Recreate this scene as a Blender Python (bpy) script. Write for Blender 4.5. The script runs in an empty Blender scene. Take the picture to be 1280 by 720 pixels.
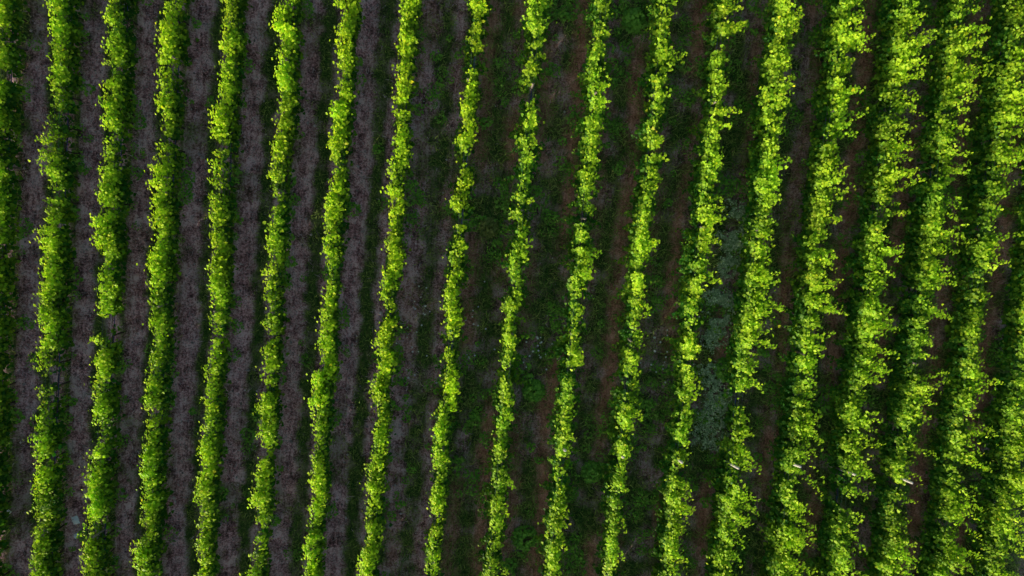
import bpy, math
import numpy as np
from mathutils import Matrix

R = np.random.default_rng(7)
scene = bpy.context.scene
COL = scene.collection
rad = math.radians

# ------------------------------------------------------------------ layout (metres, rows run along Y)
ROW_X = [-20.65, -18.50, -16.36, -14.33, -12.33, -10.20, -8.08, -5.95, -3.70, -1.25, 1.02, 3.42, 5.72,
         7.98, 10.16, 12.48, 14.72, 16.85, 19.02, 21.15]
SPAN_LO = lambda x: -22.0 + (x + 18.5) * 0.075  # first metre of each row
SPAN_HI = lambda x: 9.2 + (x + 18.5) * 0.085
WILD = lambda i: float(np.clip((i - 7.2) / 1.6, 0, 1))   # i counts from 0 at the row cut by the left edge;  # rows from the ninth on are untrimmed
POST_Y = [-17.8, -13.15, -8.55, -3.85, 0.8, 5.45, 10.1]
# gaps in the canopy: row -> (y, half length, strength)
GAPS = {1: [(-7.05, .36, 1.0), (-1.25, .22, .8), (-10.1, .28, .9), (6.1, .2, .8)],
        2: [(-5.05, .48, 1.0), (1.9, .25, .5)],
        3: [(-1.25, .30, .95), (7.2, .3, .9), (-3.2, .25, .7), (4.9, .2, .6)],
        4: [(3.4, .2, .6), (-8.9, .2, .6), (-12.6, .2, .7)],
        5: [(-2.2, .38, .9), (-12.45, .42, .85), (5.5, .2, .5)],
        6: [(-10.0, .2, .5), (4.2, .25, .6)],
        7: [(-3.4, .3, .6), (1.5, .2, .5), (-12.0, .2, .5)],
        8: [(-4.55, .26, 1.0), (6.0, .22, .8), (-2.7, .2, .6), (1.2, .25, .6), (-9.5, .2, .6)],
        9: [(5.25, .28, 1.0), (-4.7, .2, .6), (-11.2, .2, .5)],
        10: [(-8.75, .22, .9), (2.6, .2, .4)],
        11: [(-8.72, .22, .9), (-3.1, .2, .7), (-12.9, .2, .8)],
        12: [(7.5, .32, 1.0), (5.9, .22, .9), (-2.75, .26, 1.0), (-4.55, .2, .9), (-8.72, .22, .9), (-6.2, .2, .8)],
        13: [(-5.75, .36, 1.0), (-8.72, .22, .9), (0.2, .2, .5)],
        14: [(-8.72, .22, .9), (-2.5, .25, .6), (4.0, .2, .5)],
        15: [(-8.72, .22, .9), (-5.4, .25, .7), (-9.8, .25, .6), (1.2, .2, .5)],
        16: [(-8.75, .32, 1.0), (-6.5, .25, .8), (3.2, .2, .5)],
        17: [(-3.0, .25, .6), (1.6, .25, .8), (-10.2, .25, .7)],
        18: [(-7.2, .2, .5)]}


SUN_EL, SUN_AZ = 10.5, 213.0          # compass-style: 0 = +Y, 90 = +X; low sun from the lower left
SUN_DIR = np.array([math.sin(rad(SUN_AZ)) * math.cos(rad(SUN_EL)), math.cos(rad(SUN_AZ)) * math.cos(rad(SUN_EL)), math.sin(rad(SUN_EL))])


# ------------------------------------------------------------------ helpers
def tag(o, label=None, cat=None, group=None, kind=None):
    for k, v in (('label', label), ('category', cat), ('group', group), ('kind', kind)):
        if v:
            o[k] = v
    return o


def np_mesh(name, verts, faces, mat, parent=None, smooth=False, colours=None, floats=None):
    """faces: (F,k) array or a list of such arrays; colours: per-face rgb"""
    if not isinstance(faces, list):
        faces = [faces]
    me = bpy.data.meshes.new(name)
    verts = np.asarray(verts, np.float32).reshape(-1, 3)
    me.vertices.add(len(verts))
    me.vertices.foreach_set('co', verts.ravel())
    nl = sum(f.size for f in faces)
    nf = sum(len(f) for f in faces)
    me.loops.add(nl)
    me.loops.foreach_set('vertex_index', np.concatenate([f.ravel() for f in faces]).astype(np.int32))
    me.polygons.add(nf)
    sizes = np.concatenate([np.full(len(f), f.shape[1]) for f in faces])
    starts = np.concatenate([[0], np.cumsum(sizes)[:-1]]).astype(np.int32)
    me.polygons.foreach_set('loop_start', starts)
    if smooth:
        me.polygons.foreach_set('use_smooth', np.ones(nf, bool))
    me.update(calc_edges=True)
    if colours is not None:
        a = me.attributes.new('tint', 'FLOAT_COLOR', 'FACE')
        c = np.ones((nf, 4), np.float32)
        c[:, :3] = colours
        a.data.foreach_set('color', c.ravel())
    for k, v in (floats or {}).items():
        a = me.attributes.new(k, 'FLOAT', 'POINT')
        a.data.foreach_set('value', np.asarray(v, np.float32))
    me.materials.append(mat)
    o = bpy.data.objects.new(name, me)
    COL.objects.link(o)
    if parent:
        o.parent = parent
    return o


def unit(v):
    return v / np.maximum(np.linalg.norm(v, axis=-1, keepdims=True), 1e-6)


LEAF = np.array([(0, .10), (-.36, -.06), (-.56, .36), (-.30, .66), (0, 1.0), (.30, .66), (.56, .36), (.36, -.06), (0, .45)])
LEAF_F = np.array([(0, 8, 2, 1), (8, 4, 3, 2), (0, 7, 6, 8), (8, 6, 5, 4)])


def leaves(pos, nrm, tip, size, fold, droop):
    """lobed, folded, drooping leaves: returns verts, quads"""
    n = unit(nrm)
    t = unit(tip - n * np.sum(tip * n, -1, keepdims=True))
    s = np.cross(t, n)
    u = LEAF[None, :, 0, None]
    v = LEAF[None, :, 1, None]
    w = fold[:, None, None] * np.abs(u) - droop[:, None, None] * v * v
    V = pos[:, None, :] + size[:, None, None] * (s[:, None, :] * u + t[:, None, :] * v + n[:, None, :] * w)
    F = (LEAF_F[None] + 9 * np.arange(len(pos))[:, None, None]).reshape(-1, 4)
    return V.reshape(-1, 3), F


def tube(path, radii, n=6, cap=True):
    path = np.asarray(path, float)
    m = len(path)
    tan = unit(np.gradient(path, axis=0))
    ref = np.array([1., 0, 0]) if abs(tan[0, 0]) < .9 else np.array([0, 0, 1.])
    a = unit(np.cross(tan, ref))
    b = np.cross(tan, a)
    th = np.linspace(0, 2 * np.pi, n, endpoint=False)
    V = path[:, None] + np.asarray(radii)[:, None, None] * (a[:, None] * np.cos(th)[None, :, None] + b[:, None] * np.sin(th)[None, :, None])
    i = np.arange(m - 1)[:, None] * n
    j = np.arange(n)[None]
    k = (j + 1) % n
    F = np.stack([i + j, i + k, i + n + k, i + n + j], -1).reshape(-1, 4)
    V = V.reshape(-1, 3)
    fs = [F]
    if cap:
        fs.append(np.array([np.arange(n)[::-1], np.arange(n) + (m - 1) * n]))
    return V, fs


def join(parts):
    V, by = [], {}
    off = 0
    for v, fs in parts:
        for f in (fs if isinstance(fs, list) else [fs]):
            by.setdefault(f.shape[1], []).append(f + off)
        V.append(v)
        off += len(v)
    return np.concatenate(V), [np.concatenate(x) for x in by.values()]


def vnoise(y, seed, scale):
    """smooth 1-D value noise in -1..1"""
    g = np.random.default_rng(seed).uniform(-1, 1, 400)
    q = (np.asarray(y) + 60) / scale
    i = np.floor(q).astype(int) % 398
    f = q - np.floor(q)
    f = f * f * (3 - 2 * f)
    return g[i] * (1 - f) + g[i + 1] * f


def vnoise2(x, y, seed, scale):
    g = np.random.default_rng(seed).uniform(0, 1, (257, 257))
    X = (np.asarray(x) + 500) / scale
    Y = (np.asarray(y) + 500) / scale
    xi, yi = np.floor(X).astype(int), np.floor(Y).astype(int)
    fx, fy = X - xi, Y - yi
    fx, fy = fx * fx * (3 - 2 * fx), fy * fy * (3 - 2 * fy)
    xi, yi = xi % 256, yi % 256
    return (g[xi, yi] * (1 - fx) * (1 - fy) + g[xi + 1, yi] * fx * (1 - fy) + g[xi, yi + 1] * (1 - fx) * fy + g[xi + 1, yi + 1] * fx * fy)


# ------------------------------------------------------------------ materials
def new_mat(name):
    m = bpy.data.materials.new(name)
    m.use_nodes = True
    nt = m.node_tree
    nt.nodes.clear()
    return m, nt, nt.nodes.new('ShaderNodeOutputMaterial')


def leaf_material(name, trans=.35, rough=.45, spec=.35, gain=1.0):
    m, nt, out = new_mat(name)
    at = nt.nodes.new('ShaderNodeAttribute'); at.attribute_name = 'tint'
    tc = nt.nodes.new('ShaderNodeTexCoord')
    no = nt.nodes.new('ShaderNodeTexNoise'); no.inputs['Scale'].default_value = 60; no.inputs['Detail'].default_value = 2
    nt.links.new(tc.outputs['Object'], no.inputs['Vector'])
    mr = nt.nodes.new('ShaderNodeMapRange'); mr.inputs[3].default_value = .72 * gain; mr.inputs[4].default_value = 1.28 * gain
    nt.links.new(no.outputs['Fac'], mr.inputs[0])
    mx = nt.nodes.new('ShaderNodeVectorMath'); mx.operation = 'MULTIPLY'
    nt.links.new(at.outputs['Color'], mx.inputs[0]); nt.links.new(mr.outputs[0], mx.inputs[1])
    p = nt.nodes.new('ShaderNodeBsdfPrincipled')
    p.inputs['Roughness'].default_value = rough
    p.inputs['Specular IOR Level'].default_value = spec
    nt.links.new(mx.outputs[0], p.inputs['Base Color'])
    tm = nt.nodes.new('ShaderNodeVectorMath'); tm.operation = 'MULTIPLY'; tm.inputs[1].default_value = (1.0, 1.22, .45)
    nt.links.new(mx.outputs[0], tm.inputs[0])
    tr = nt.nodes.new('ShaderNodeBsdfTranslucent')
    nt.links.new(tm.outputs[0], tr.inputs['Color'])
    ms = nt.nodes.new('ShaderNodeMixShader'); ms.inputs[0].default_value = trans
    nt.links.new(p.outputs[0], ms.inputs[1]); nt.links.new(tr.outputs[0], ms.inputs[2])
    nt.links.new(ms.outputs[0], out.inputs[0])
    return m


def noise_mat(name, c1, c2, scale, rough=.8, metal=0.0, bump=.3, stretch=(1, 1, 1)):
    m, nt, out = new_mat(name)
    tc = nt.nodes.new('ShaderNodeTexCoord')
    mp = nt.nodes.new('ShaderNodeMapping'); mp.inputs['Scale'].default_value = stretch
    nt.links.new(tc.outputs['Object'], mp.inputs[0])
    no = nt.nodes.new('ShaderNodeTexNoise'); no.inputs['Scale'].default_value = scale; no.inputs['Detail'].default_value = 6
    nt.links.new(mp.outputs[0], no.inputs['Vector'])
    cr = nt.nodes.new('ShaderNodeValToRGB')
    cr.color_ramp.elements[0].position = .35; cr.color_ramp.elements[0].color = (*c1, 1)
    cr.color_ramp.elements[1].position = .65; cr.color_ramp.elements[1].color = (*c2, 1)
    nt.links.new(no.outputs['Fac'], cr.inputs[0])
    p = nt.nodes.new('ShaderNodeBsdfPrincipled')
    p.inputs['Roughness'].default_value = rough; p.inputs['Metallic'].default_value = metal
    nt.links.new(cr.outputs[0], p.inputs['Base Color'])
    bp = nt.nodes.new('ShaderNodeBump'); bp.inputs['Strength'].default_value = bump; bp.inputs['Distance'].default_value = .02
    nt.links.new(no.outputs['Fac'], bp.inputs['Height']); nt.links.new(bp.outputs[0], p.inputs['Normal'])
    nt.links.new(p.outputs[0], out.inputs[0])
    return m


M_VINE = leaf_material('vine_leaves', trans=.42, rough=.5, spec=.18)
M_WEED = leaf_material('weed_leaves', trans=.25, rough=.6, spec=.2)
M_GRASS = leaf_material('grass_blades', trans=.15, rough=.7, spec=.15)
M_PETAL = leaf_material('petals', trans=.2, rough=.7, spec=.1)
M_STRAW = leaf_material('straw', trans=0.05, rough=.9, spec=.1)
M_BARK = noise_mat('vine_bark', (.035, .025, .018), (.11, .08, .055), 30, .9, bump=.8, stretch=(1, 1, .2))
M_POST = noise_mat('pale_post', (.50, .46, .40), (.72, .68, .60), 14, .8, bump=.4, stretch=(1, 1, .15))
M_STAKE = noise_mat('weathered_wood', (.16, .13, .10), (.30, .26, .21), 18, .85, bump=.5, stretch=(1, 1, .12))
M_WIRE = noise_mat('galvanised_wire', (.14, .17, .22), (.24, .28, .34), 9, .4, metal=.6, bump=0)
M_HOSE = noise_mat('blue_black_hose', (.012, .025, .10), (.03, .06, .24), 5, .5, bump=0)
M_SCRAP = noise_mat('white_scrap', (.85, .85, .88), (.97, .97, .97), 20, .6, bump=.3)
M_GRAVEL = leaf_material('pebbles', trans=0.0, rough=.9, spec=.2)


def ground_material():
    m, nt, out = new_mat('vineyard_soil')
    L = nt.links.new
    tc = nt.nodes.new('ShaderNodeTexCoord')

    def noise(scale, detail=5, rough=.6):
        n = nt.nodes.new('ShaderNodeTexNoise')
        n.inputs['Scale'].default_value = scale; n.inputs['Detail'].default_value = detail; n.inputs['Roughness'].default_value = rough
        L(tc.outputs['Object'], n.inputs['Vector'])
        return n.outputs['Fac']

    def ramp(fac, stops):
        r = nt.nodes.new('ShaderNodeValToRGB')
        while len(r.color_ramp.elements) < len(stops):
            r.color_ramp.elements.new(.5)
        for e, (p, c) in zip(r.color_ramp.elements, stops):
            e.position = p; e.color = (*c, 1)
        L(fac, r.inputs[0])
        return r.outputs[0]

    def mix(fac, a, b):
        x = nt.nodes.new('ShaderNodeMix'); x.data_type = 'RGBA'
        L(fac, x.inputs[0]); L(a, x.inputs[6]); L(b, x.inputs[7])
        return x.outputs[2]

    def attr(name):
        a = nt.nodes.new('ShaderNodeAttribute'); a.attribute_name = name
        return a.outputs['Fac']

    fine0 = noise(13, 9, .85)
    mp = nt.nodes.new('ShaderNodeMapping'); mp.inputs['Scale'].default_value = (1, .16, 1)
    L(tc.outputs['Object'], mp.inputs[0])
    sn = nt.nodes.new('ShaderNodeTexNoise'); sn.inputs['Scale'].default_value = 9; sn.inputs['Detail'].default_value = 5
    L(mp.outputs[0], sn.inputs['Vector'])
    big = noise(1.7, 4)

    def madd(a, k, b):
        q = nt.nodes.new('ShaderNodeMath'); q.operation = 'MULTIPLY_ADD'; q.inputs[1].default_value = k
        L(a, q.inputs[0])
        if hasattr(b, 'links'):
            L(b, q.inputs[2])
        else:
            q.inputs[2].default_value = b
        return q.outputs[0]
    fine = madd(fine0, 1.7, madd(sn.outputs['Fac'], .45, madd(big, .85, -.99)))
    soil = ramp(fine, [(.32, (.10, .055, .055)), (.44, (.40, .185, .195)), (.53, (.80, .40, .41)), (.64, (1.0, .74, .76))])
    turf = ramp(fine, [(.3, (.03, .07, .018)), (.55, (.08, .14, .035)), (.75, (.22, .22, .08))])
    dry = ramp(fine, [(.3, (.18, .085, .05)), (.52, (.62, .27, .17)), (.70, (.95, .55, .40))])
    c = mix(attr('turf'), soil, turf)
    c = mix(attr('dry'), c, dry)
    v = nt.nodes.new('ShaderNodeTexVoronoi'); v.inputs['Scale'].default_value = 26
    L(tc.outputs['Object'], v.inputs['Vector'])
    p = nt.nodes.new('ShaderNodeBsdfPrincipled'); p.inputs['Roughness'].default_value = .95
    p.inputs['Specular IOR Level'].default_value = .1
    L(c, p.inputs['Base Color'])
    ad = nt.nodes.new('ShaderNodeMath'); ad.operation = 'ADD'
    L(fine, ad.inputs[0]); L(v.outputs['Distance'], ad.inputs[1])
    b = nt.nodes.new('ShaderNodeBump'); b.inputs['Strength'].default_value = .9; b.inputs['Distance'].default_value = .05
    L(ad.outputs[0], b.inputs['Height']); L(b.outputs[0], p.inputs['Normal'])
    L(p.outputs[0], out.inputs[0])
    return m


# ------------------------------------------------------------------ ground: one sheet, fine under the vineyard, coarse out to the horizon
RX = np.array(ROW_X)


def alley(x):
    """row index to the left and the 0..1 position across the alley"""
    x = np.asarray(x)
    i = np.clip(np.searchsorted(RX, x) - 1, 0, len(RX) - 2)
    u = (x - RX[i]) / (RX[i + 1] - RX[i])
    return i, u


def bump_fn(u, a, b, s=.06):
    return 1 / (1 + np.exp(-(u - a) / s)) - 1 / (1 + np.exp(-(u - b) / s))


def ground_masks(x, y):
    i, u = alley(x)
    uu = u + .05 * vnoise(y, 5, 1.3) + .12 * (vnoise2(x, y, 6, .35) - .5)
    wild = np.clip((i - 7.6) / 1.0, 0, 1)
    n1 = vnoise2(x, y, 11, 1.6)
    n2 = vnoise2(x, y, 12, .5)
    strip = bump_fn(uu, .41, .64, .03)
    base_l = bump_fn(uu, -.2, .08, .03)
    base_r = bump_fn(uu, .84, 1.2, .03)
    far_left = np.clip((6 - i) / 2.0, 0, 1)
    turf_tidy = np.clip(1.25 * strip * (1 - .15 * far_left) + .45 * base_l + .95 * base_r + (n1 > .68) * .5 * n2, 0, 1)
    t = .72 + .7 * (n1 - .5) + .8 * (n2 - .5)
    track = bump_fn(uu, .66, .88, .04) + .7 * bump_fn(uu, .12, .34, .04)
    turf_wild = np.clip(t + .3 * strip, .5, 1)
    dry = np.clip(wild * track * np.clip((vnoise2(x, y * .45, 13, 1.1) - .36) * 3.4, 0, 1), 0, .95)
    turf = turf_tidy * (1 - wild) + turf_wild * wild
    turf = np.clip(np.where(x > RX[-1] + .2, .95, turf) * (.7 + .6 * n2), 0, 1)
    return turf, dry, uu, wild, i


def ground_z(x, y):
    i, u = alley(x)
    d = np.minimum(np.abs(u), np.abs(1 - u))
    inside = ((x > -19.5) & (x < 23) & (y > -27) & (y < 16))
    z = .09 * np.exp(-(d / .13) ** 2) - .035 * (bump_fn(u, .14, .34, .03) + bump_fn(u, .62, .82, .03))
    z += .05 * (vnoise2(x, y, 21, .6) - .5) + .035 * (vnoise2(x, y, 22, .17) - .5) + .02 * (vnoise2(x, y, 23, .08) - .5)
    return np.where(inside, z, 0)


def build_ground():
    far = np.array([6, 14, 30, 70, 160, 400])
    xs = np.concatenate([-20.5 - far[::-1], np.arange(-20.5, 24.01, .075), 24 + far])
    ys = np.concatenate([-24 - far[::-1], np.arange(-24, 13.01, .075), 13 + far])
    X, Y = np.meshgrid(xs, ys)
    Z = ground_z(X, Y)
    turf, dry, *_ = ground_masks(X, Y)
    nx, ny = len(xs), len(ys)
    i = np.arange(ny - 1)[:, None] * nx + np.arange(nx - 1)[None]
    F = np.stack([i, i + 1, i + nx + 1, i + nx], -1).reshape(-1, 4)
    o = np_mesh('ground', np.stack([X, Y, Z], -1), F, ground_material(), smooth=True, floats={'turf': turf.ravel(), 'dry': dry.ravel()})
    tag(o, 'dark soil and turf ground with wheel tracks between the vine rows', 'ground', kind='structure')


build_ground()


def in_view(x, y, pad=1.2):
    return (y > -16.2 + (x + 19) * .075 - pad) & (y < 7.2 + (x + 19) * .09 + pad) & (x > -19.8 - pad) & (x < 23.6)


# ------------------------------------------------------------------ grass, straw, pebbles
def scatter(n, x0=-19.6, x1=23.4, y0=-17, y1=12):
    x = R.uniform(x0, x1, n)
    y = R.uniform(y0, y1, n)
    k = in_view(x, y)
    return x[k], y[k]


def blades(x, y, h, w, lean, col, name, mat, label, cat):
    n = len(x)
    z = ground_z(x, y) - .01
    a = R.uniform(0, 2 * np.pi, n)
    d = np.stack([np.cos(a), np.sin(a), np.zeros(n)], -1)
    s = np.stack([-np.sin(a), np.cos(a), np.zeros(n)], -1)
    b = np.stack([x, y, z], -1)
    h, w, lean = h[:, None], w[:, None], lean[:, None]
    up = np.array([0, 0, 1.])
    mid = b + up * h * .6 + d * lean * h * .35
    tip = b + up * h * (1 - .35 * np.minimum(lean, 1.6)) + d * lean * h
    V = np.stack([b - s * w / 2, b + s * w / 2, mid + s * w * .4, mid - s * w * .4, tip], 1)
    k = np.arange(n)[:, None] * 5
    o = np_mesh(name, V.reshape(-1, 3), [k + np.array([[0, 1, 2, 3]]), k + np.array([[3, 2, 4]])], mat, colours=np.concatenate([col, col]))
    tag(o, label, cat, kind='stuff')
    return o


def lerp(a, b, t):
    return np.asarray(a)[None] * (1 - t[:, None]) + np.asarray(b)[None] * t[:, None]


x, y = scatter(420000)
turf, dry, uu, wild, idx = ground_masks(x, y)
keep = R.random(len(x)) < np.clip(turf * 1.1 - .2, 0, 1) * (.6 + .15 * wild) * (1 - .8 * dry)
x, y, wild = x[keep], y[keep], wild[keep]
n = len(x)
hue = np.clip(R.beta(1.5, 3, n) + .5 * (vnoise2(x, y, 31, .8) - .5) + .9 * (vnoise2(x, y, 32, .13) - .5), 0, 1)
blades(x, y, R.uniform(.08, .2, n) + .14 * wild * R.random(n), R.uniform(.014, .028, n), R.uniform(.3, 1.4, n),
       lerp((.08, .20, .03), (.55, .62, .15), hue) * R.uniform(.7, 1.25, (n, 1)), 'grass', M_GRASS,
       'dark green grass growing in the strips between the vine rows', 'grass')
x, y = scatter(420000)
turf, dry, uu, wild, idx = ground_masks(x, y)
keep = R.random(len(x)) < dry * .8 + wild * .03
x, y = x[keep], y[keep]
n = len(x)
blades(x, y, R.uniform(.05, .18, n), R.uniform(.007, .014, n), R.uniform(.9, 2.2, n),
       lerp((.34, .15, .09), (.95, .55, .35), R.beta(1.4, 2.5, n)), 'dry_grass', M_STRAW,
       'reddish brown dried grass flattened along the tracks of the weedy alleys', 'dry grass')
x, y = scatter(520000)
turf, dry, uu, wild, idx = ground_masks(x, y)
keep = R.random(len(x)) < (1 - turf) * (1 - dry) * (.34 - .22 * wild) * np.clip(vnoise2(x, y, 41, .3) * 1.8 - .2, .1, 1)
x, y = x[keep], y[keep]
n = len(x)
blades(x, y, R.uniform(.04, .11, n), R.uniform(.014, .032, n), R.uniform(1.2, 3.0, n),
       lerp((.25, .15, .16), (1.0, .78, .80), R.beta(1.2, 2.6, n)), 'straw', M_STRAW,
       'greyish cut straw and prunings scattered over the bare wheel tracks', 'straw')
OCT = np.array([(1, 0, 0), (-1, 0, 0), (0, 1, 0), (0, -1, 0), (0, 0, 1), (0, 0, -1.)])
OCT_F = np.array([(0, 2, 4), (2, 1, 4), (1, 3, 4), (3, 0, 4), (2, 0, 5), (1, 2, 5), (3, 1, 5), (0, 3, 5)])
x, y = scatter(60000)
turf, dry, uu, wild, idx = ground_masks(x, y)
keep = R.random(len(x)) < (1 - turf) * (1 - dry) * (.45 - .35 * wild)
x, y = x[keep], y[keep]
n = len(x)
sz = R.gamma(2.2, .009, n) + .008
V = np.stack([x, y, ground_z(x, y) + sz * .3], -1)[:, None] + OCT[None] * sz[:, None, None] * R.uniform(.55, 1.3, (n, 6, 1))
pc = np.repeat(lerp((.14, .10, .10), (.90, .78, .78), R.beta(1.3, 3, n)), 8, 0)
o = np_mesh('gravel', V.reshape(-1, 3), (OCT_F[None] + 6 * np.arange(n)[:, None, None]).reshape(-1, 3), M_GRAVEL, colours=pc)
tag(o, 'small stones and clods lying on the bare wheel tracks', 'gravel', kind='stuff')


# ------------------------------------------------------------------ low plants
def rosette(cx, cy, r, h, n, size, c0, c1, rng):
    """leaves of one bushy weed: a low mound of stems with leaves"""
    a = rng.uniform(0, 2 * np.pi, n)
    q = np.sqrt(rng.random(n))
    px = cx + np.cos(a) * q * r
    py = cy + np.sin(a) * q * r
    pz = ground_z(px, py) + h * (1 - .75 * q ** 2) * rng.uniform(.25, 1, n) + .02
    out = np.stack([np.cos(a), np.sin(a), np.zeros(n)], -1)
    nrm = np.array([0, 0, 1.]) + out * .4 * q[:, None] + rng.normal(0, .35, (n, 3))
    tip = out + rng.normal(0, .5, (n, 3))
    V, F = leaves(np.stack([px, py, pz], -1), nrm, tip, size * rng.uniform(.6, 1.3, n), rng.uniform(.0, .35, n), rng.uniform(0, .3, n))
    t = np.clip(rng.beta(2, 2.5, n) + .3 * (pz - .15), 0, 1)
    return V, F, np.repeat(lerp(c0, c1, t), 4, 0)


# weed cover: many low leaves in the untrimmed alleys and under the rows
parts, cols = [], []
wx, wy = R.uniform(-19, 23, 9000), R.uniform(-16.5, 11.5, 9000)
k = in_view(wx, wy, .5)
wx, wy = wx[k], wy[k]
turf, dry, uu, wild, idx = ground_masks(wx, wy)
pr = (wild * np.clip(vnoise2(wx, wy, 51, 1.2) * 2.2 - .75, .02, 1) * .85 + (1 - wild) * (.05 + .5 * (np.minimum(np.abs(uu), np.abs(1 - uu)) < .14)) * np.clip(vnoise2(wx, wy, 52, .8) * 2 - .5, 0, 1)) * (1 - .6 * dry)
k = R.random(len(wx)) < pr
for cx, cy, wl in zip(wx[k], wy[k], wild[k]):
    rr = R.uniform(.10, .30)
    V, F, C = rosette(cx, cy, rr, R.uniform(.08, .28) * (.6 + .6 * wl), int(18 + 260 * rr * rr * 1.6), R.uniform(.045, .10), (.07, .26, .03), (.38, .68, .08), R)
    parts.append((V, F)); cols.append(C)
V, F = join(parts)
o = np_mesh('weeds', V, F, M_WEED, colours=np.concatenate(cols))
tag(o, 'dark green low weeds spreading under and between the vine rows', 'weeds', kind='stuff')

# pale blue-green clover patch
n = 42000
cy = R.uniform(-8.4, 2.0, n)
cx = 9.62 + .18 * vnoise(cy, 61, 2.0) + R.normal(0, .34, n) * (1 + .35 * vnoise(cy, 62, 1.1))
k = R.random(n) < np.clip(vnoise2(cx, cy, 63, .6) * 3.2 - 1.15, 0, 1) * np.clip(vnoise2(cx, cy, 64, .16) * 2.4 - .5, .05, 1) * np.clip(1.25 - np.abs(cy + 3.2) / 5, 0, 1)
cx, cy = cx[k], cy[k]
n = len(cx)
V, F = leaves(np.stack([cx, cy, ground_z(cx, cy) + R.uniform(.04, .2, n)], -1), np.array([0, 0, 1.]) + R.normal(0, .3, (n, 3)), R.normal(0, 1, (n, 3)),
              R.uniform(.035, .08, n), R.uniform(0, .2, n), R.uniform(0, .2, n))
o = np_mesh('clover', V, F, M_WEED, colours=np.repeat(lerp((.20, .34, .14), (.90, .96, .68), R.beta(1.3, 2.2, n)), 4, 0))
tag(o, 'pale blue green carpet of small leaved clover between two weedy rows', 'clover', kind='stuff')

# individual bigger weeds in the alleys
WEEDS = [('bushy bright green weed at the top edge between the two rows right of centre', 4.85, 8.6, .42, .5, .13, 0),
         ('broad green weed clump near the top beside the row with blue wires showing', 10.35, 5.4, .45, .5, .12, 0),
         ('feathery olive weed left of the thin middle row just above picture centre', -.15, .05, .38, .42, .10, 1),
         ('sprawling leafy weed beside the thin middle row at the bottom edge', 2.35, -12.6, .5, .4, .11, 0),
         ('leafy green weed trailing across the blue green clover patch', 10.0, -4.9, .48, .5, .12, 0),
         ('green weed clump in the weedy alley below the white flowers', 4.9, -9.6, .42, .45, .11, 0),
         ('light green weed tuft at the top of the second alley right of the clover patch', 13.55, 8.6, .36, .4, .11, 0),
         ('dark leafy weed in the alley left of the white flowers near the middle', 2.2, -6.4, .42, .4, .11, 0)]
for lab, cx, cy, r, h, s, kind in WEEDS:
    root = bpy.data.objects.new('weed_plant', None)
    root.location = (cx, cy, float(ground_z(np.array(cx), np.array(cy))))
    COL.objects.link(root)
    tag(root, lab, 'weed', 'large weeds growing in the alleys')
    V, F, C = rosette(cx, cy, r, h, 330, s, (.08, .25, .03) if not kind else (.12, .17, .04), (.30, .60, .07) if not kind else (.30, .33, .08), R)
    lo = np.array(root.location)
    np_mesh('leaves', V - lo, F, M_WEED, root, colours=C)
    st = []
    for j in range(6):
        a = R.uniform(0, 6.28)
        e = np.array([math.cos(a) * r * .6, math.sin(a) * r * .6, h * R.uniform(.5, .8)])
        st.append(tube([np.array([0, 0, -.03]), e * np.array([.4, .4, .6]), e], [.008, .006, .003], 5))
    V, fs = join(st)
    np_mesh('stems', V, fs, M_BARK, root)

# white flower patches: countable only as patches
for lab, fx, fy, sx, sy, n in [('scattered white flowers on the grassy track left of the thin middle row', -2.6, -4.4, .35, 1.3, 22),
                               ('white flowers dotting the alley right of the row with a post showing', -.4, -4.0, .55, .8, 16),
                               ('small white flowers in the weedy alley just below centre', 2.2, -4.7, .35, .5, 18),
                               ('white and lilac flowers in the weedy alley left of the clover patch', 7.15, -4.4, .4, .7, 18)]:
    px, py = fx + R.normal(0, sx, n), fy + R.normal(0, sy, n)
    pz = ground_z(px, py) + R.uniform(.12, .26, n)
    P, C = [], []
    for a, b, c in zip(px, py, pz):
        m = 6
        th = np.arange(m) * 2 * np.pi / m + R.random()
        tp = np.stack([np.cos(th), np.sin(th), np.full(m, .15)], -1)
        v, f = leaves(np.tile([a, b, c], (m, 1)), np.tile([0, 0, 1.], (m, 1)) + R.normal(0, .1, (m, 3)), tp, np.full(m, R.uniform(.03, .052)), np.full(m, .2), np.full(m, .1))
        P.append((v, f)); C.append(np.tile(R.choice(np.array([[.75, .76, .72], [.70, .68, .78]])), (len(f), 1)))
        v, f = tube([(a, b, ground_z(np.array(a), np.array(b)) - .01), (a + .01, b, c)], [.004, .003], 4, cap=False)
        P.append((v, f[0])); C.append(np.tile([.04, .09, .02], (len(f[0]), 1)))
    V, F = join(P)
    o = np_mesh('wildflowers', V, F, M_PETAL, colours=np.concatenate(C))
    tag(o, lab, 'wildflowers', kind='stuff')

# crumpled white litter on the track
for lab, cx, cy, s in [('larger crumpled white scrap on the bare track beside the second full row', -15.95, -13.2, .17),
                       ('smaller white scrap lying mid track near the bottom left corner', -16.35 + .45, -13.85, .12),
                       ('tiny white scrap at the left edge near the bottom', -18.9 + .35, -12.98, .09)]:
    g = np.linspace(-1, 1, 7)
    X, Y = np.meshgrid(g, g)
    q = R.normal(0, .16, X.shape)
    V = np.stack([X * s * (1 + .3 * q), Y * s * .8, .05 + s * (.35 * np.exp(-2 * (X ** 2 + Y ** 2)) + q * .5)], -1).reshape(-1, 3)
    i = np.arange(6)[:, None] * 7 + np.arange(6)[None]
    F = np.stack([i, i + 1, i + 8, i + 7], -1).reshape(-1, 4)
    o = np_mesh('litter', V, F, M_SCRAP)
    o.location = (cx, cy, float(ground_z(np.array(cx), np.array(cy))))
    o.rotation_euler.z = R.uniform(0, 3)
    tag(o, lab, 'litter', 'white scraps on the ground')

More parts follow.
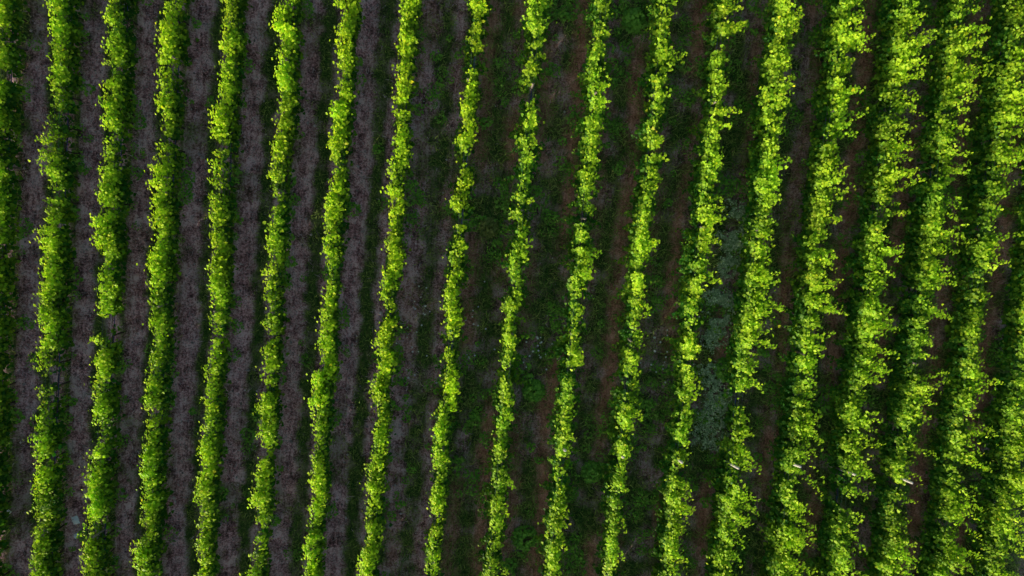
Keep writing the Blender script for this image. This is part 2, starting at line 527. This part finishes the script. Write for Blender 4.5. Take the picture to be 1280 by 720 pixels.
# ------------------------------------------------------------------ vine rows
LABELS = [
    'trimmed vine row standing just outside the left edge, shading its neighbour',
    'dark green trimmed vine row cut off by the left edge of the picture',
    'trimmed vine row with a dark break below its middle, first full row from the left',
    'trimmed vine row with one wide clean gap just below its middle, second full row',
    'trimmed vine row notched in its middle and at its top, third full row',
    'dense trimmed vine row without any gap, fourth full row from the left',
    'trimmed vine row thinning near its middle and near the bottom, fifth full row',
    'even trimmed vine row between two brown tracks, sixth full row from the left',
    'rightmost thick trimmed vine row, a green strip between two tracks on its right',
    'thin patchy vine row with a dark gap, between brown tracks and weedy ground',
    'very thin bright vine row in the picture centre with a small gap near its top',
    'thin bright vine row just right of the picture centre, tenth full row from the left',
    'yellow green vine row with short shoots sticking out, two rows left of the clover patch',
    'broken vine row with several gaps showing blue wires, left of the blue green clover patch',
    'vine row with a long gap baring wires below its middle, right of the clover patch',
    'untrimmed vine row, second to the right of the pale clover patch',
    'shaggy vine row with loose shoots, third to the right of the clover patch',
    'shaggy wide vine row with one long pale post lying bare near the bottom right',
    'shaggy yellow green vine row nearest the right edge among those running top to bottom',
    'vine row cut off by the right edge of the picture, entering it halfway down']


def row_leaves(i):
    rng = np.random.default_rng(100 + i)
    x0 = ROW_X[i + 1]
    y0, y1 = SPAN_LO(x0), SPAN_HI(x0)
    w = WILD(i)
    thin = {8: .72, 9: .62, 10: .68, 11: .8, 12: .85}.get(i, 1.0)
    big = float(np.clip((i - 11) / 3.0, 0, 1))
    # vines about a metre apart, each with its own vigour, lean and height
    vy = np.arange(y0 + .4, y1, 1.0) + rng.normal(0, .08, len(np.arange(y0 + .4, y1, 1.0)))
    nv = len(vy)
    vig = np.clip(rng.normal(1, .22 - .1 * w, nv), .5, 1.5)
    vdx = rng.normal(0, .06, nv) + .03 * vnoise(vy, 300 + i, 3.0)
    vh = rng.normal(0, .10, nv)
    ns = rng.poisson(21 * vig * thin * (1 - .08 * w))
    v = np.repeat(np.arange(nv), ns)
    S = len(v)
    sy = vy[v] + rng.uniform(-.52, .52, S)
    keep = np.ones(S, bool)
    for gy, gh, gs in GAPS.get(i, []):
        keep &= ~((np.abs(sy - gy + rng.normal(0, .05, S)) < gh) & (rng.random(S) < gs))
    v, sy = v[keep], sy[keep]
    S = len(v)
    # clumps inside a vine: shoots bunch together
    bunch = vnoise(sy, 400 + i, .42)
    keep = rng.random(S) > (.75 - .5 * w) * np.clip(-bunch * 1.6 - .35, 0, 1)
    v, sy, bunch = v[keep], sy[keep], bunch[keep]
    S = len(v)
    sx = x0 + vdx[v] * .5 + rng.normal(0, .05, S)
    top = 1.86 + vh[v] + (.15 - .08 * w) * bunch + rng.normal(0, .06, S)
    lenv = top - (.66 - .18 * w)
    lean = vdx[v] + .09 * bunch * rng.choice([-1, 1]) + rng.normal(0, (.105 + .03 * big) if thin == 1 else (.05 if thin < .8 else .07), S)
    leany = rng.normal(0, .16, S)
    fing = rng.uniform(y0, y1, int((y1 - y0) * (.25 + w * (1.5 + 2.2 * big))))
    for gy, gh, gs in GAPS.get(i, []):
        fing = fing[np.abs(fing - gy) > gh + .15]
    tall = np.min(np.abs(sy[:, None] - fing[None]), 1) < .04
    lean = np.where(tall, rng.uniform(-.06, .18 + .30 * w, S), lean)
    leany = np.where(tall, leany * .6, leany)
    lenv = np.where(tall, lenv + rng.uniform(.15, .30 + w * (.30 + .50 * big), S), lenv)
    dz = np.zeros(S)
    z0 = rng.normal(.66 - .18 * w, .10, S)
    # sprawling side shoots on the unkempt rows
    ne = rng.poisson((y1 - y0) * (.8 + 4.6 * w + .2 * big))
    ey = rng.uniform(y0, y1, ne)
    sgn = rng.choice([-1, 1], ne)
    sx = np.concatenate([sx, x0 + sgn * .1]); sy = np.concatenate([sy, ey])
    z0 = np.concatenate([z0, rng.uniform(.5, 1.15, ne)])
    lenv = np.concatenate([lenv, rng.uniform(.3, .5 + .55 * w, ne)])
    lean = np.concatenate([lean, sgn * rng.uniform(.7, 1.3, ne)])
    leany = np.concatenate([leany, rng.normal(0, .5, ne)])
    dz = np.concatenate([dz, rng.uniform(.3, 1.1, ne)])
    side = np.concatenate([np.zeros(S, bool), np.ones(ne, bool)])
    kz = np.where(side, rng.uniform(.2, .7, len(side)), 1.0)
    S = len(sx)
    K = 40
    step = .066
    s = (np.arange(K)[None] + rng.uniform(-.3, .3, (S, K))) * step
    ok = (s < lenv[:, None]) & (s > 0)
    curl = rng.normal(0, .035, S)
    px = sx[:, None] + lean[:, None] * s * .57 + curl[:, None] * s * s
    py = sy[:, None] + leany[:, None] * s + rng.normal(0, .05, S)[:, None] * s * s
    pz = z0[:, None] + kz[:, None] * s - dz[:, None] * s * s
    fr = s / lenv[:, None]
    main = np.stack([px, py, pz], -1)[ok]
    fr_m = fr[ok]
    sd = np.repeat(side[:, None], K, 1)[ok]
    # a second leaf at many nodes, from side shoots
    tl = np.repeat((np.concatenate([tall, np.zeros(ne, bool)]) | side)[:, None], K, 1)[ok]
    ex = rng.random(len(main)) < np.where(tl, 1.0, .85 * (1 - fr_m * .3))
    P = np.concatenate([main, main[ex] + rng.normal(0, 1, (ex.sum(), 3)) * np.array([.11, .07, .06]) * np.where(tl[ex], .32, 1)[:, None]])
    fr2 = np.concatenate([fr_m, fr_m[ex]])
    sd2 = np.concatenate([sd, sd[ex]])
    # trimmed tops bush out into a dense cap of leaves
    ti = np.repeat(np.flatnonzero(~side), rng.poisson(5.5 - 1.5 * w, (~side).sum()))
    lt = lenv[ti] * rng.uniform(.86, 1.0, len(ti))
    cap = np.stack([sx[ti] + lean[ti] * lt * .57, sy[ti] + leany[ti] * lt, z0[ti] + kz[ti] * lt], -1) + rng.normal(0, 1, (len(ti), 3)) * np.array([.085 if thin == 1 else .06, .08, .05])
    P = np.concatenate([P, cap])
    fr2 = np.concatenate([fr2, rng.uniform(.6, .95, len(ti))])
    n = len(P)
    az = rng.uniform(0, 2 * np.pi, n)
    pet = np.stack([np.cos(az), np.sin(az) * .8, rng.uniform(0, .5, n)], -1) * rng.uniform(.04, .11, n)[:, None]
    P = P + pet * np.where(fr2 > .9, .4, 1)[:, None]
    outw = np.sign(P[:, 0] - x0 + rng.normal(0, .04, n))
    nrm = np.stack([outw * rng.uniform(.05, .9, n), rng.normal(0, .3, n), rng.uniform(.25, 1.0, n)], -1) + rng.normal(0, .22, (n, 3))
    nrm = unit(nrm) + (SUN_DIR * .8 + np.array([0, 0, .45])) * (.62 * np.clip(fr2 * 1.6 - .5, 0, 1))[:, None]      # leaves turn towards the light
    tip = pet / .08 + np.stack([outw * .5, np.zeros(n), np.full(n, -.45)], -1) + rng.normal(0, .3, (n, 3))
    size = rng.uniform(.082, .152, n) * (1.12 - .52 * np.clip(fr2 * 1.25 - .35, 0, 1)) * (1 + .08 * w)
    tl2 = np.concatenate([tl, tl[ex], np.zeros(len(ti), bool)])
    size = np.where(tl2 & (fr2 > .6), size * .85, size)
    V, F = leaves(P, nrm, tip, size, rng.uniform(.05, .4, n), rng.uniform(.0, .35, n))
    t = np.clip(.10 + .72 * np.clip((P[:, 2] - 1.15) / .75, 0, 1.25) * (.55 + .45 * fr2) + rng.normal(0, .16, n) + .15 * vnoise(P[:, 1], 500 + i, .5), 0, 1)  # darker towards the base: older leaves, with shaded lower sides painted in
    young_lit = np.array([.51, .72, .028]) if w > .5 else np.array([.59, .80, .022])  # fresh leaf colour; trimmed rows tinted brighter to paint in crest light
    c = lerp((.030, .138, .011) if w < .5 else (.045, .185, .014), young_lit, t) * rng.uniform(.8, 1.2, (n, 1))
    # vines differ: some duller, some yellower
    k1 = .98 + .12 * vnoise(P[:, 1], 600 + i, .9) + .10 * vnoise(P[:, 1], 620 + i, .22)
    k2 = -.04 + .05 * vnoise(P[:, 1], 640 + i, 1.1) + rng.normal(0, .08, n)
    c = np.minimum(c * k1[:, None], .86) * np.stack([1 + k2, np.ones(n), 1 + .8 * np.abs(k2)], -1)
    yel = rng.random(n) < .006
    c[yel] = c[yel] * np.array([1.7, 1.15, 1.0])
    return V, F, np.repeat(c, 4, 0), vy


# shared part meshes
def trunk_mesh(seed):
    rng = np.random.default_rng(seed)
    z = np.array([-.06, .1, .3, .5, .7, .84])
    path = np.stack([rng.normal(0, .02, 6).cumsum() * .7, rng.normal(0, .02, 6).cumsum() * .7, z], -1)
    path[0, :2] = 0
    parts = [tube(path, [.042, .034, .028, .027, .028, .03], 7)]
    for sg in (-1, 1):
        q = np.linspace(0, 1, 5)
        arm = path[-1] + np.stack([rng.normal(0, .008, 5), sg * q * .47, .015 + rng.normal(0, .012, 5)], -1)
        parts.append(tube(arm, [.024, .02, .017, .014, .01], 6))
    return join(parts)


def post_mesh(h, a):
    """square post, chamfered edges, domed cap and notched wire hooks"""
    def ring(r, z):
        k = r * .72
        return [(r, k, z), (k, r, z), (-k, r, z), (-r, k, z), (-r, -k, z), (-k, -r, z), (k, -r, z), (r, -k, z)]
    V, n = [], 8
    prof = [(a, -.15), (a, .4), (a * .98, 1.0), (a * .95, h - .05), (a * .92, h - .015), (a * .72, h)]
    for r_, z_ in prof:
        V += ring(r_, z_)
    m = len(prof)
    i = np.arange(m - 1)[:, None] * n
    j = np.arange(n)[None]
    F = np.stack([i + j, i + (j + 1) % n, i + n + (j + 1) % n, i + n + j], -1).reshape(-1, 4)
    parts = [(np.array(V), [F, np.array([np.arange(n) + (m - 1) * n])])]
    for z_ in (.83, 1.2, 1.55, 1.85):
        for sg in (-1, 1):
            parts.append(tube([(sg * a * .9, 0, z_ - .03), (sg * (a + .018), 0, z_ - .01), (sg * (a + .02), 0, z_ + .03)], [.006, .006, .005], 5))
    return join(parts)


TR = []
for k in range(5):
    V, fs = trunk_mesh(900 + k)
    o = np_mesh('trunk', V, fs, M_BARK, smooth=True)
    TR.append(o.data)
    bpy.data.objects.remove(o)
V, fs = post_mesh(2.0, .045)
o = np_mesh('post', V, fs, M_POST); PALE = o.data; bpy.data.objects.remove(o)
V, fs = post_mesh(1.80, .035)
o = np_mesh('post', V, fs, M_STAKE); STAKE = o.data; bpy.data.objects.remove(o)


def part(name, data, parent, loc, rot=(0, 0, 0)):
    o = bpy.data.objects.new(name, data)
    COL.objects.link(o)
    o.parent = parent
    o.location = loc
    o.rotation_euler = rot
    return o


n_leaves = 0
for i, x0 in enumerate(ROW_X, -1):
    rng = np.random.default_rng(700 + i)
    y0, y1 = SPAN_LO(x0), SPAN_HI(x0)
    ym = (y0 + y1) / 2
    root = bpy.data.objects.new('vine_row', None)
    root.location = (x0, ym, 0)
    COL.objects.link(root)
    tag(root, LABELS[i + 1], 'vine row', 'trellised vine rows')
    V, F, C, vy = row_leaves(i)
    n_leaves += len(F) // 4
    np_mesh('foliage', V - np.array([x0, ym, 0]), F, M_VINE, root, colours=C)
    for k, yv in enumerate(vy):
        part('trunk', TR[k % 5], root, (rng.normal(0, .02), yv - ym, float(ground_z(np.array(x0), np.array(yv)))), (0, 0, rng.choice([0, math.pi]) + rng.normal(0, .06)))
    for yp in POST_Y:
        if y0 < yp < y1:
            d = PALE if 10 <= i <= 16 and abs(yp + 8.55) < .1 else STAKE
            part('post', d, root, (rng.normal(0, .02), yp - ym + rng.normal(0, .06), rng.normal(-.10, .04) + ((.40 if i < 16 else .56) if (10 <= i <= 16 and abs(yp + 8.55) < .1) else 0)),
                 (rng.normal(0, .02) - (.17 if d is PALE else 0), rng.normal(0, .025), rng.normal(0, .1)))
    for zz, dx in ((.86, 0), (1.22, -.07), (1.22, .07), (1.58, -.08), (1.58, .08)):
        yy = np.linspace(y0 - ym, y1 - ym, 14)
        sag = -.02 * np.abs(np.sin((yy + ym - POST_Y[0]) / 4.65 * np.pi))
        V, fs = tube(np.stack([np.full(14, dx) + rng.normal(0, .008, 14), yy, zz + sag], -1), np.full(14, .0022), 4)
        np_mesh('wire', V, fs, M_WIRE, root)
    yy = np.linspace(y0 - ym, y1 - ym, 30)
    V, fs = tube(np.stack([.03 + rng.normal(0, .012, 30), yy, .95 - .03 * np.abs(np.sin(yy * 1.4))], -1), np.full(30, .015), 6)
    np_mesh('drip_hose', V, fs, M_HOSE, root)
print('LEAVES', n_leaves)

# ------------------------------------------------------------------ light, sky, camera
w = bpy.data.worlds.new('World')
scene.world = w
w.use_nodes = True
nt = w.node_tree
bg = nt.nodes['Background']
sky = nt.nodes.new('ShaderNodeTexSky')
sky.sky_type = 'NISHITA'
sky.sun_disc = False
sky.dust_density = 2.5
sky.sun_elevation = rad(SUN_EL)
sky.sun_rotation = rad(SUN_AZ)
nt.links.new(sky.outputs[0], bg.inputs[0])
bg.inputs[1].default_value = .18
sl = bpy.data.lights.new('sun', 'SUN')
sl.energy = 5.0
sl.angle = rad(.6)
sl.color = (1.0, .93, .80)
so = bpy.data.objects.new('sun', sl)
COL.objects.link(so)
a, e = rad(SUN_AZ), rad(SUN_EL)
from mathutils import Vector
to_sun = Vector((math.sin(a) * math.cos(e), math.cos(a) * math.cos(e), math.sin(e)))
so.rotation_euler = (-to_sun).to_track_quat('-Z', 'Y').to_euler()
so.location = to_sun * 60

cd = bpy.data.cameras.new('drone_camera')
cd.sensor_width = 36
cd.lens = 914 / 1280 * 36
cd.clip_end = 2000
co = bpy.data.objects.new('drone_camera', cd)
COL.objects.link(co)
co.matrix_world = Matrix.Translation((0, 0, 29.4)) @ Matrix.Rotation(rad(4.7), 4, 'Z') @ Matrix.Rotation(rad(-4.6), 4, 'X') @ Matrix.Rotation(rad(-1.5), 4, 'Y')
scene.camera = co
scene.view_settings.view_transform = 'Standard'
scene.view_settings.look = 'None'
scene.view_settings.exposure = 0
scene.view_settings.gamma = 1
